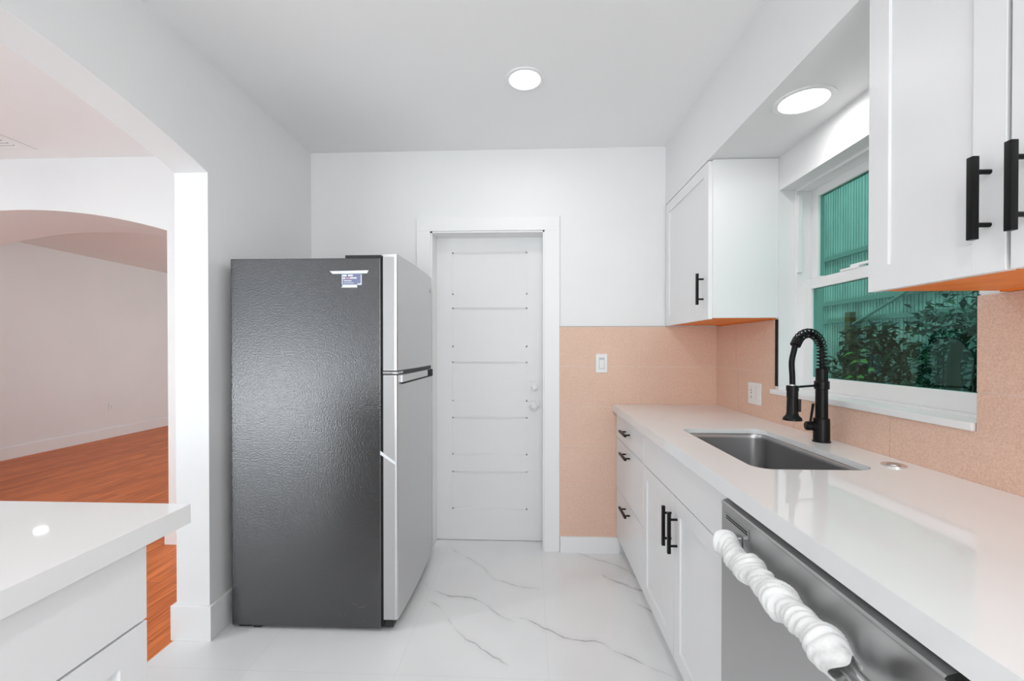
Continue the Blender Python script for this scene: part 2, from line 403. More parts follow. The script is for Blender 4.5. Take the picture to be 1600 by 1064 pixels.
bm = tiles('t', '', 'X', XR, [(1.167, 1.417, [-0.054, 0.446, 0.946, 1.446, 1.946, 2.446]), (0.914, 1.167, [-0.577, -0.077, 0.423, 0.923, 1.423, 1.923, 2.423])],
           hole, -0.6, D - 0.0085)
tr = st(obj('wall_tiles_right', bm, 'peach_tile'), 'peach speckled backsplash tiles under the window')
boxes('grout', 'grout', [(XR - 0.0065, XR - 0.0005, -0.6, WY0 - 0.005, 0.914, 1.417), (XR - 0.0065, XR - 0.0005, 2.079, D - 0.0085, 0.914, 1.417),
    (XR - 0.0065, XR - 0.0005, WY0 - 0.005, 2.079, 0.914, WZ0 - 0.021)], tr)
st(boxes('trim_1', 'gap_black', [(XR - 0.0035, XR, 2.057, 2.077, 1.103, 1.417), (XR - 0.004, XR + 0.0005, WY0 - 0.0035, WY0, 1.062, 1.42)]), 'narrow black gap between tile edge and window')

st(boxes('tile_edge_shadow', 'slot_grey', [(0.187, XS + 0.01, D - 0.006, D, 1.4172, 1.4195)]), 'thin dark strip painted as a shadow line along the top edge of the tiles')  # dark strip in place of the shade at the tile edge
# baseboards ---------------------------------------------------------------
bh = 0.152
st(boxes('baseboard_left', 'trim_paint', [(XL, XL + 0.016, 1.82, D, 0, bh), (XLo - 0.016, XL + 0.016, 1.804, 1.82, 0, bh), (XLo - 0.016, XLo, 1.82, D, 0, bh)], bev=0.002), 'white baseboard around the arch pillar')
st(boxes('baseboard_back', 'trim_paint', [(0.192, 0.56, D - 0.02, D, 0, 0.1), (XL + 0.016, -0.718, D - 0.016, D, 0, 0.1)]), 'low white baseboard below the peach tiles')
st(boxes('baseboard_arch', 'trim_paint', [(-2.385, XLo - 0.016, D - 0.016, D, 0, bh), (-2.385, -2.369, D, D + 0.54, 0, bh), (XF, -4.374, D - 0.016, D, 0, bh), (-4.39, -4.374, D, D + 0.54, 0, bh)]), 'white baseboard of the deep arch')
st(boxes('baseboard_far_left', 'trim_paint', [(XF, XF + 0.016, YN, D, 0, 0.135), (XF, XF + 0.016, D + 0.54, 9.1, 0, 0.135)]), 'white baseboard of the long living room wall')

# door and casing ------------------------------------------------------------
st(boxes('trim_2', 'trim_paint', [(-0.717, -0.632, D - 0.014, D, 0, 2.025), (0.092, 0.187, D - 0.014, D, 0, 2.025), (-0.717, 0.187, D - 0.014, D, 2.025, 2.11)], bev=0.0015), 'flat white door casing')
st(boxes('trim_3', 'trim_paint', [(-0.632, -0.620, D - 0.004, D + 0.14, 0, 2.025), (0.082, 0.092, D - 0.004, D + 0.14, 0, 2.025), (-0.632, 0.092, D - 0.004, D + 0.14, 2.015, 2.025)]), 'white door jamb lining')
YD = D + 0.13
lb = [(-0.632, 0.092, YD + 0.011, YD + 0.05, 0.004, 2.02)]
pz = [(1.640, 1.921), (1.291, 1.553), (0.929, 1.193), (0.571, 0.824), (0.208, 0.463)]
px0, px1 = -0.517, -0.016
lb += [(-0.632, px0, YD, YD + 0.012, 0.004, 2.02), (px1, 0.092, YD, YD + 0.012, 0.004, 2.02)]
edges = [2.02] + [v for a, b in pz for v in (b, a)] + [0.004]
for i in range(0, len(edges), 2): lb.append((px0, px1, YD, YD + 0.012, edges[i + 1], edges[i]))
bm = bmesh.new()
for b in lb: box(bm, *b)
for a, b in pz:      # sloping bead around each panel
    for q in ((px0, px0 + 0.008, a, b), (px1 - 0.008, px1, a, b), (px0, px1, a, a + 0.008), (px0, px1, b - 0.008, b)):
        box(bm, q[0], q[1], YD + 0.005, YD + 0.012, q[2], q[3])
door = st(obj('door_1', bm, 'door_paint'), 'white five-panel interior door set back in its frame')
def knob(name, x, z, r, l):
    bm = bmesh.new()
    ring_tube(bm, [(x, YD, z), (x, YD - 0.006, z), (x, YD - 0.007, z)], [r * 1.15, r * 1.15, r * 0.6], 24)
    k = obj(name, bm, 'trim_paint', door, smooth=True)
    bm = bmesh.new()
    ring_tube(bm, [(x, YD - 0.006, z), (x, YD - 0.006 - l * .45, z), (x, YD - 0.006 - l * .6, z), (x, YD - 0.006 - l * .85, z), (x, YD - 0.006 - l, z)], [r * .45, r * .45, r, r * 1.02, r * .6], 10)
    obj('knob_head', bm, 'crystal', k)
knob('deadbolt', 0.031, 1.028, 0.024, 0.022)
knob('door_knob', 0.026, 0.908, 0.028, 0.05)

# window ---------------------------------------------------------------------
win = st(bpy.data.objects.new('window_1', None), 'white double-hung window with green tinted glass'); C.objects.link(win); win.location = (1.25, 1.6, WZ0)
boxes('window_frame', 'trim_paint', [(1.232, 1.345, WY1 - 0.018, WY1, WZ0, WZ1), (1.232, 1.345, WY0, WY0 + 0.018, WZ0, WZ1), (1.232, 1.345, WY0 + 0.018, WY1 - 0.018, WZ1 - 0.012, WZ1),
    (1.232, 1.345, WY0 + 0.018, WY1 - 0.018, WZ0 - 0.02, WZ0 + 0.008), (1.232, 1.250, WY1 - 0.03, WY1 - 0.018, 1.63, WZ1 - 0.03)], win, bev=0.0015)
lo = boxes('lower_sash', 'trim_paint', [(1.264, 1.294, 1.980, WY1 - 0.018, 1.095, 1.592), (1.264, 1.294, WY0 + 0.018, WY0 + 0.068, 1.095, 1.592),
    (1.264, 1.294, WY0 + 0.068, 1.980, 1.095, 1.153), (1.264, 1.294, WY0 + 0.068, 1.980, 1.548, 1.592)], win, bev=0.002)
boxes('pane', 'tinted_glass', [(1.274, 1.278, WY0 + 0.060, 1.986, 1.145, 1.555)], lo)
up = boxes('upper_sash', 'trim_paint', [(1.296, 1.326, 1.986, WY1 - 0.018, 1.56, WZ1 - 0.012), (1.296, 1.326, WY0 + 0.018, WY0 + 0.062, 1.56, WZ1 - 0.012),
    (1.296, 1.326, WY0 + 0.062, 1.986, 1.56, 1.588), (1.296, 1.326, WY0 + 0.062, 1.986, 1.967, WZ1 - 0.012)], win, bev=0.002)
boxes('pane', 'tinted_glass', [(1.306, 1.310, WY0 + 0.055, 1.992, 1.58, 1.975)], up)
boxes('sash_lock', 'trim_paint', [(1.262, 1.290, 1.70, 1.80, 1.592, 1.602), (1.266, 1.284, 1.66, 1.75, 1.602, 1.612), (1.264, 1.29, 1.93, 1.975, 1.592, 1.599)], win, bev=0.002)
boxes('window_sill', 'trim_paint', [(XR - 0.016, 1.232, WY0, 2.051, WZ0 - 0.022, WZ0), (XR - 0.016, XR, 2.05, 2.10, WZ0 - 0.022, WZ0)], win, bev=0.003)

# ================================================================ CABINETS
def shaker(bm, y0, y1, z0, z1, x, d, fr=0.058, th=0.019, rec=0.007):
    """shaker front whose face plane is at x, thickness towards d (+1/-1)"""
    xb = x + d * th; xp = x + d * rec
    if fr is None: box(bm, x, xb, y0, y1, z0, z1, bev=0.001); return
    box(bm, x, xb, y0, y0 + fr, z0, z1, bev=0.0008); box(bm, x, xb, y1 - fr, y1, z0, z1, bev=0.0008)
    box(bm, x, xb, y0 + fr, y1 - fr, z0, z0 + fr); box(bm, x, xb, y0 + fr, y1 - fr, z1 - fr, z1)
    box(bm, xp, xb, y0 + fr - 0.002, y1 - fr + 0.002, z0 + fr - 0.002, z1 - fr + 0.002)
def bar(parent, x, y, z, d, vertical=True, ln=0.152, off=0.030, t=0.006):
    """square bar pull on a face at x; d is the direction out of the face"""
    bm = bmesh.new(); xc = x + d * off; h = ln / 2; ps = ln * 0.32
    if vertical:
        box(bm, xc - t, xc + t, y - t, y + t, z - h, z + h, bev=0.001)
        for s in (-1, 1): cyl(bm, (x, y, z + s * ps), (xc, y, z + s * ps), 0.0045, seg=22)
    else:
        box(bm, xc - t, xc + t, y - h, y + h, z - t, z + t, bev=0.001)
        for s in (-1, 1): cyl(bm, (x, y + s * ps, z), (xc, y + s * ps, z), 0.0045, seg=22)
    obj('handle', bm, 'black_metal', parent, smooth=20)
BX = 0.541                                   # face of the base cabinet doors
def base_body(t, y0, y1, x0=BX + 0.019, x1=XR - 0.010):
    th = 0.018
    boxes('body', 'cabinet_paint', [(x0, x1, y0, y0 + th, 0.115, CB - 0.001), (x0, x1, y1 - th, y1, 0.115, CB - 0.001), (x0, x1, y0 + th, y1 - th, 0.115, 0.133), (x1 - 0.01, x1, y0 + th, y1 - th, 0.133, CB - 0.001),
        (x0, x0 + 0.019, y0 + th, y1 - th, 0.84, CB - 0.001)], t)
    boxes('toe_kick', 'cabinet_paint', [(x0 + 0.035, x0 + 0.050, y0, y1, 0, 0.115), (x0 + 0.05, x1, y0, y0 + th, 0, 0.115), (x0 + 0.05, x1, y1 - th, y1, 0, 0.115)], t)
# three-drawer unit in the far corner
t = thing('drawer_cabinet', (0.85, 2.385, 0), 'white three-drawer base cabinet in the corner against the peach tiled wall', 'cabinet')
base_body(t, 2.064, D - 0.010)
for z0, z1, hz in ((0.732, 0.884, 0.811), (0.424, 0.728, 0.684), (0.118, 0.420, 0.374)):
    bm = bmesh.new(); shaker(bm, 2.066, D - 0.012, z0, z1, BX, 1, None)
    dr = obj('drawer', bm, 'cabinet_paint', t)
    bar(dr, BX, 2.385, hz, -1, False)
# sink base
t = thing('sink_cabinet', (0.85, 1.626, 0), 'white two-door base cabinet under the sink with black bar handles', 'cabinet')
base_body(t, 1.190, 2.062)
bm = bmesh.new(); shaker(bm, 1.192, 2.060, 0.732, 0.884, BX, 1, None); obj('false_front', bm, 'cabinet_paint', t)
for y0, y1, hy in ((1.628, 2.060, 1.657), (1.192, 1.624, 1.591)):
    bm = bmesh.new(); shaker(bm, y0, y1, 0.118, 0.728, BX, 1)
    dr = obj('door', bm, 'cabinet_paint', t)
    bar(dr, BX, hy, 0.603, -1, True)
# cabinet past the dishwasher
t = thing('base_cabinet', (0.85, 0.0, 0), 'white base cabinet past the near end of the dishwasher', 'cabinet')
base_body(t, -0.55, 0.470)
for y0, y1 in ((-0.038, 0.466), (-0.546, -0.042)):
    bm = bmesh.new(); shaker(bm, y0, y1, 0.118, 0.884, BX, 1)
    dr = obj('door', bm, 'cabinet_paint', t)
    bar(dr, BX, (y0 + 0.03) if y0 > -0.1 else (y1 - 0.03), 0.77, -1, True)
# wall cabinets
def wall_cab(y0, y1, doors, label):
    t = thing('wall_cabinet', ((XS + XR) / 2, (y0 + y1) / 2, 1.42), label, 'cabinet')
    x0, x1, z0, z1 = XS + 0.019, XR - 0.001, 1.421, ZS - 0.002
    zb = z0 + 0.004
    th = 0.016
    boxes('body', 'cabinet_paint', [(x0, x1, y0, y0 + th, zb, z1), (x0, x1, y1 - th, y1, zb, z1), (x0, x1, y0 + th, y1 - th, z1 - th, z1),
        (x0, x0 + 0.019, y0 + th, y1 - th, zb, z0 + 0.022), (x0, x0 + 0.019, y0 + th, y1 - th, z1 - 0.04, z1 - th), (x1 - 0.006, x1, y0 + th, y1 - th, z0 + 0.03, z1 - th)], t)
    boxes('bottom_panel', 'cabinet_wood', [(x0 + 0.012, x1 - 0.02, y0 + 0.010, y1 - 0.010, z0 + 0.001, zb - 0.0002), (x0 + 0.0195, x1 - 0.02, y0 + th + 0.001, y1 - th - 0.001, zb, z0 + 0.022)], t)
    boxes('bottom_edge', 'cabinet_wood', [(x1 - 0.0195, x1 - 0.001, y0 + th, y1 - th, z0 - 0.003, z0 + 0.020)], t)
    for a, b, hy in doors:
        bm = bmesh.new(); shaker(bm, a, b, z0 - 0.001, z1 - 0.004, XS, 1)
        dr = obj('door', bm, 'cabinet_paint', t)
        bar(dr, XS, hy, z0 + (0.135 if y0 < 1 else 0.148), -1, True)
    return t
wall_cab(2.058, D - 0.009, [(2.066, D - 0.012, 2.122)], 'white single-door wall cabinet in the far corner left of the window')
wall_cab(0.470, 1.108, [(0.797, 1.106, 0.824), (0.474, 0.789, 0.761)], 'white two-door wall cabinet nearest the viewer right of the window')

# counter top with the sink cut-out --------------------------------------------
def rrect(x0, x1, y0, y1, r, n=8):
    out = []
    for cx, cy, a in ((x1 - r, y1 - r, 0), (x0 + r, y1 - r, 90), (x0 + r, y0 + r, 180), (x1 - r, y0 + r, 270)):
        for i in range(n + 1):
            an = math.radians(a + 90 * i / n); out.append((cx + r * math.cos(an), cy + r * math.sin(an)))
    return out
SX0, SX1, SY0, SY1 = 0.655, 1.002, 1.262, 1.896
def slab_with_hole(outer, inner, z0, z1):
    bm = bmesh.new(); loops = {}
    for z in (z1, z0):
        es = []
        for key, poly in (('o', outer), ('i', inner)):
            vs = [bm.verts.new((x, y, z)) for x, y in poly]; loops[(key, z)] = vs
            for i in range(len(vs)): es.append(bm.edges.new((vs[i], vs[(i + 1) % len(vs)])))
        bmesh.ops.triangle_fill(bm, use_beauty=True, edges=es)
    for key in 'oi':
        A, B = loops[(key, z1)], loops[(key, z0)]
        for i in range(len(A)):
            j = (i + 1) % len(A); bm.faces.new((A[i], A[j], B[j], B[i]))
    return bm
SB = CT - 0.020
bm = slab_with_hole([(0.519, -0.6), (XR - 0.009, -0.6), (XR - 0.009, D - 0.009), (0.519, D - 0.009)], rrect(SX0, SX1, SY0, SY1, 0.055), SB, CT)
box(bm, 0.519, 0.539, -0.6, D - 0.009, CB, SB); box(bm, 0.539, XR - 0.009, -0.6, -0.58, CB, SB)
ct_r = tag(obj('countertop', bm, 'quartz'),
    'long white quartz countertop with sink cut-out under the window', 'countertop')
# sink
def sink():
    t = thing('sink', (0.83, 1.58, CB), 'stainless steel undermount sink set in the long white countertop', 'sink')
    bm = bmesh.new(); rings = []
    prof = [(0.020, SB - 0.0012), (-0.001, SB - 0.0012), (-0.003, SB - 0.005), (-0.004, SB - 0.02), (-0.008, SB - 0.19), (-0.018, SB - 0.215), (-0.045, SB - 0.224)]
    for off, z in prof:
        rr = max(0.055 + off, 0.02)
        rings.append([bm.verts.new((x, y, z)) for x, y in rrect(SX0 - off, SX1 + off, SY0 - off, SY1 + off, rr)])
    n = len(rings[0])
    for a, b in zip(rings[:-1], rings[1:]):
        for i in range(n): bm.faces.new((a[i], a[(i + 1) % n], b[(i + 1) % n], b[i]))
    c = bm.verts.new((0.83, 1.58, SB - 0.230))
    for i in range(n): bm.faces.new((rings[-1][i], rings[-1][(i + 1) % n], c))
    obj('basin', bm, 'sink_steel', t, smooth=40)
    bm = bmesh.new(); ring_tube(bm, [(0.83, 1.58, SB - 0.229), (0.83, 1.58, SB - 0.223), (0.83, 1.58, SB - 0.223), (0.83, 1.58, SB - 0.227)], [0.055, 0.052, 0.038, 0.03], 28)
    obj('drain', bm, 'chrome', t, smooth=True)
sink()
# air switch
t = thing('air_switch', (1.080, 1.314, CT), 'small round brushed metal button on the countertop right of the faucet', 'button')
bm = bmesh.new(); ring_tube(bm, [(1.08, 1.314, CT), (1.08, 1.314, CT + 0.004), (1.08, 1.314, CT + 0.005), (1.08, 1.314, CT + 0.003)], [0.031, 0.031, 0.027, 0.02], 30); obj('ring', bm, 'chrome', t, smooth=True)
bm = bmesh.new(); cyl(bm, (1.08, 1.314, CT + 0.003), (1.08, 1.314, CT + 0.006), 0.016, 0.015); obj('push_button', bm, 'steel', t, smooth=20)

# faucet -----------------------------------------------------------------------
def faucet():
    bx, by = 1.090, 1.645
    t = thing('faucet', (bx, by, CT), 'matte black spring-neck pull-down kitchen faucet behind the sink', 'faucet')
    ph = math.radians(20); dv = Vector((-math.cos(ph), -math.sin(ph), 0))
    def P(d, z): return Vector((bx, by, z)) + dv * d
    bm = bmesh.new()
    ring_tube(bm, [P(0, CT), P(0, CT + .004), P(0, CT + .006), P(0, 1.016), P(0, 1.020), P(0, 1.022)], [.0295, .0295, .027, .0265, .0255, .021], 32)
    obj('base', bm, 'black_metal', t, smooth=20)
    bm = bmesh.new(); ring_tube(bm, [P(0, 1.018), P(0, 1.205), P(0, 1.208)], [.0205, .0195, .015], 28); obj('column', bm, 'black_metal', t, smooth=20)
    bm = bmesh.new(); ring_tube(bm, [P(0, 1.128), P(0, 1.130), P(0, 1.158), P(0, 1.160)], [.021, .0245, .0245, .021], 28); obj('collar', bm, 'black_metal', t, smooth=20)
    # inner hose path
    r = 0.067; zc = 1.270; path = [P(0, 1.20 + (zc - 1.20) * i / 8) for i in range(9)]
    for i in range(1, 33):
        a = math.radians(150) * i / 32; path.append(P(r - r * math.cos(a), zc + r * math.sin(a)))
    endp = path[-1]
    bm = bmesh.new(); ring_tube(bm, path, 0.0078, 14); obj('inner_hose', bm, 'black_metal', t, smooth=True)
    # helical spring around the path
    L = [0]
    for a, b in zip(path[:-1], path[1:]): L.append(L[-1] + (b - a).length)
    tot = L[-1]; turns = 19; hp = []; side = dv.cross(Vector((0, 0, 1))).normalized(); ns = turns * 14
    for k in range(ns + 1):
        s = tot * k / ns; i = max(j for j in range(len(L)) if L[j] <= s + 1e-9); i = min(i, len(path) - 2)
        f = (s - L[i]) / (L[i + 1] - L[i]); p = path[i].lerp(path[i + 1], f); tg = (path[i + 1] - path[i]).normalized()
        nn = side.cross(tg).normalized(); an = 2 * math.pi * turns * k / ns
        hp.append(p + nn * (0.0158 * math.cos(an)) + side * (0.0158 * math.sin(an)))
    bm = bmesh.new(); ring_tube(bm, hp, 0.0023, 6); obj('spring', bm, 'black_metal', t, smooth=True)
    # connector at the end of the spring
    tg = (path[-1] - path[-2]).normalized()
    bm = bmesh.new(); ring_tube(bm, [endp - tg * .012, endp - tg * .010, endp + tg * .014, endp + tg * .016], [.014, .0175, .0175, .013], 24); obj('connector', bm, 'black_metal', t, smooth=20)
    hd = 0.145
    st_ = endp + tg * .014
    d0 = (st_ - Vector((bx, by, st_.z))).length
    hose = [st_, P(d0 + .006, st_.z - .02), P(hd + .004, st_.z - .06), P(hd + .001, 1.18), P(hd, 1.146)]
    # smooth it
    sm = []
    for i in range(len(hose) - 1):
        p0 = hose[max(i - 1, 0)]; p1 = hose[i]; p2 = hose[i + 1]; p3 = hose[min(i + 2, len(hose) - 1)]
        for k in range(6):
            u = k / 6; sm.append(0.5 * ((2 * p1) + (p2 - p0) * u + (2 * p0 - 5 * p1 + 4 * p2 - p3) * u * u + (3 * p1 - p0 - 3 * p2 + p3) * u ** 3))
    sm.append(hose[-1])
    bm = bmesh.new(); ring_tube(bm, sm, 0.0095, 16); obj('hose', bm, 'black_metal', t, smooth=True)
    bm = bmesh.new(); cyl(bm, P(hd, 1.143), P(hd, 1.150), .0125, .011, 20); tag(obj('hose_ring', bm, 'chrome', t, smooth=True), 'chrome ring')
    bm = bmesh.new()
    ring_tube(bm, [P(hd, 1.145), P(hd, 1.143), P(hd, 1.105), P(hd, 1.104), P(hd, 1.048), P(hd, 1.038), P(hd, 1.028), P(hd, 1.020), P(hd, 1.019)],
              [.015, .0185, .0185, .0175, .0185, .021, .030, .031, .026], 30)
    sh = obj('spray_head', bm, 'black_metal', t, smooth=28)
    bm = bmesh.new(); q = P(hd, 0) + dv.cross(Vector((0, 0, 1))) * 0 ; n = Vector((0.55, -0.83, 0)).normalized()
    p = P(hd, 1.075) + Vector((0.80, -0.6, 0)).normalized() * 0.020
    box(bm, p.x - .005, p.x + .005, p.y - .006, p.y + .006, 1.052, 1.098, bev=0.002); obj('spray_button', bm, 'black_plastic', sh, smooth=20)
    bm = bmesh.new(); p = P(0, 1.139)
    ring_tube(bm, [P(0.018, 1.143), P(hd - .018, 1.140)], .0042, 12)
    ring_tube(bm, [P(hd, 1.128), P(hd, 1.146)], .0200, 24); obj('docking_arm', bm, 'black_metal', t, smooth=20)
    # valve and lever
    vd = Vector((-0.985, 0.17, 0)).normalized(); b0 = Vector((bx, by, 0.990))
    bm = bmesh.new(); ring_tube(bm, [b0 + vd * .018, b0 + vd * .034, b0 + vd * .035, b0 + vd * .038, b0 + vd * .039, b0 + vd * .052, b0 + vd * .055],
        [.0175, .0175, .014, .014, .0175, .0165, .012], 24); obj('valve', bm, 'black_metal', t, smooth=20)
    bm = bmesh.new(); l0 = b0 + vd * .037 + Vector((0, 0, .012)); ring_tube(bm, [l0, l0 + Vector((.010, .0, .072))], [.0040, .0048], 12); obj('lever', bm, 'black_metal', t, smooth=20)
faucet()

# ================================================================ DISHWASHER
def dishwasher():
    X = 0.521; y0, y1, zt = 0.478, 1.182, 0.868
    t = thing('dishwasher', (0.8, 0.83, 0), 'stainless steel dishwasher under the counter with white cloth wrapped handle', 'dishwasher')
    boxes('tub', 'slot_grey', [(X + 0.05, XR - 0.02, y0 + 0.01, y1 - 0.005, 0.10, 0.86), (X + 0.09, XR - 0.02, y0 + 0.01, y1 - 0.005, 0.0, 0.10)], t)
    d = boxes('door', 'steel', [(X, X + 0.045, 0.556, y1, 0.115, 0.864)], t, bev=0.0015)
    boxes('end_panel', 'steel', [(X - 0.002, X + 0.045, y0, 0.553, 0.115, 0.860)], t, bev=0.002)
    # control strip: folded top edge
    bm = bmesh.new(); prism(bm, [(X - 0.001, 0.8645), (X - 0.001, 0.867), (X + 0.002, 0.870), (X + 0.032, 0.880), (X + 0.045, 0.880), (X + 0.045, 0.8645)], 'Y', 0.556, y1)
    obj('control_strip', bm, 'steel', t)
    boxes('vent', 'gap_black', [(X - 0.0008, X + 0.002, 1.046, 1.155, 0.8375, 0.8400), (X - 0.0008, X + 0.002, 1.046, 1.155, 0.8315, 0.8340)], t)
    boxes('vent_frame', 'steel', [(X - 0.002, X, 1.036, 1.039, 0.822, 0.848), (X - 0.002, X, 1.039, 1.160, 0.8445, 0.846)], t)
    # handle
    hx, hz = 0.478, 0.798
    bm = bmesh.new(); ring_tube(bm, [(hx, 0.52, hz), (hx, 1.088, hz)], 0.0115, 20)
    h = obj('handle', bm, 'steel', t, smooth=20)
    for yy in (1.080, 0.530):
        boxes('handle_bracket', 'door_steel', [(hx - 0.014, X, yy - 0.014, yy + 0.014, hz - 0.014, hz + 0.020)], h, bev=0.004)
    # crumpled cloth wrap
    rnd = random.Random(4)
    n = 150; seg = 44; ys = [1.082 - (1.082 - 0.668) * i / (n - 1) for i in range(n)]
    ph = [rnd.uniform(0, 6.28) for _ in range(12)]
    def rad(i, k):
        u = i / (n - 1); a = 2 * math.pi * k / seg
        base = 0.0265 + 0.0035 * math.sin(u * 21 + ph[0]) + 0.0025 * math.sin(u * 43 + ph[1])
        base += 0.010 * math.exp(-((u - 0.56) / 0.06) ** 2) * max(0, math.cos(a - 0.4))
        sp = u * 95 + 1.8 * math.sin(a + ph[2] + u * 5) + 1.3 * math.sin(2 * a + ph[3] + u * 9)
        fold = abs(math.sin(sp * 0.5)) ** 0.7
        base += 0.0042 * (fold - 0.5) * (0.6 + 0.4 * math.sin(a * 1 + u * 30 + ph[4]))
        base += 0.0014 * math.sin(sp * 1.9 + a * 3)
        if u < 0.03: base *= 0.72 + 0.28 * u / 0.03
        return base
    bm = bmesh.new(); rings = []
    for i in range(n):
        u = i / (n - 1); cz = hz + 0.004 * math.sin(u * 17 + 1); cx = hx + 0.002 * math.sin(u * 23); ring = []
        for k in range(seg):
            a = 2 * math.pi * k / seg; r = rad(i, k); yv = ys[i]
            if u > 0.93: yv -= (u - 0.93) / 0.07 * (0.020 * max(0, math.cos(a - 0.6)) + 0.006 * math.sin(3 * a)); 
            ring.append(bm.verts.new((cx - r * math.sin(a), yv, cz + r * math.cos(a))))
        rings.append(ring)
    for i in range(n - 1):
        for k in range(seg): bm.faces.new((rings[i][k], rings[i][(k + 1) % seg], rings[i + 1][(k + 1) % seg], rings[i + 1][k]))
    bm.faces.new(rings[0])
    tag(obj('cloth_wrap', bm, 'fabric_wrap', h, smooth=80), 'crumpled white cloth wrapped around the handle')
dishwasher()

# ================================================================ PENINSULA
PX = -0.780
t = thing('peninsula_cabinet', (-1.09, 0.2, 0), 'white base cabinet with top drawer in the near left corner', 'cabinet')
boxes('body', 'cabinet_paint', [(-1.395, PX - 0.019, 0.820, 0.838, 0.0, CB - 0.001), (-1.395, PX - 0.019, -0.5, -0.482, 0.0, CB - 0.001), (-1.395, -1.383, -0.482, 0.82, 0.0, CB - 0.001),
    (-1.383, PX - 0.019, -0.482, 0.82, 0.115, 0.133), (PX - 0.038, PX - 0.019, -0.482, 0.82, 0.73, CB - 0.001), (PX - 0.038, PX - 0.019, 0.80, 0.82, 0.115, 0.73)], t)
boxes('toe_kick', 'cabinet_paint', [(PX - 0.09, PX - 0.075, -0.482, 0.82, 0, 0.115)], t)
for y0, y1, hy in ((0.172, 0.838, 0.22), (-0.5, 0.168, 0.12)):
    bm = bmesh.new(); shaker(bm, y0, y1, 0.732, 0.8795, PX, -1, None)
    dr = obj('drawer', bm, 'cabinet_paint', t)
    bar(dr, PX, (y0 + y1) / 2 - 0.12, 0.806, 1, False)
    bm = bmesh.new(); shaker(bm, y0, y1, 0.118, 0.727, PX, -1)
    dr = obj('door', bm, 'cabinet_paint', t)
    bar(dr, PX, hy, 0.60, 1, True)
tag(boxes('peninsula_countertop', 'quartz', [(-1.43, -0.760, -0.55, 0.928, CB, CT)], bev=0.0015), 'short white quartz countertop in the near left corner', 'countertop')

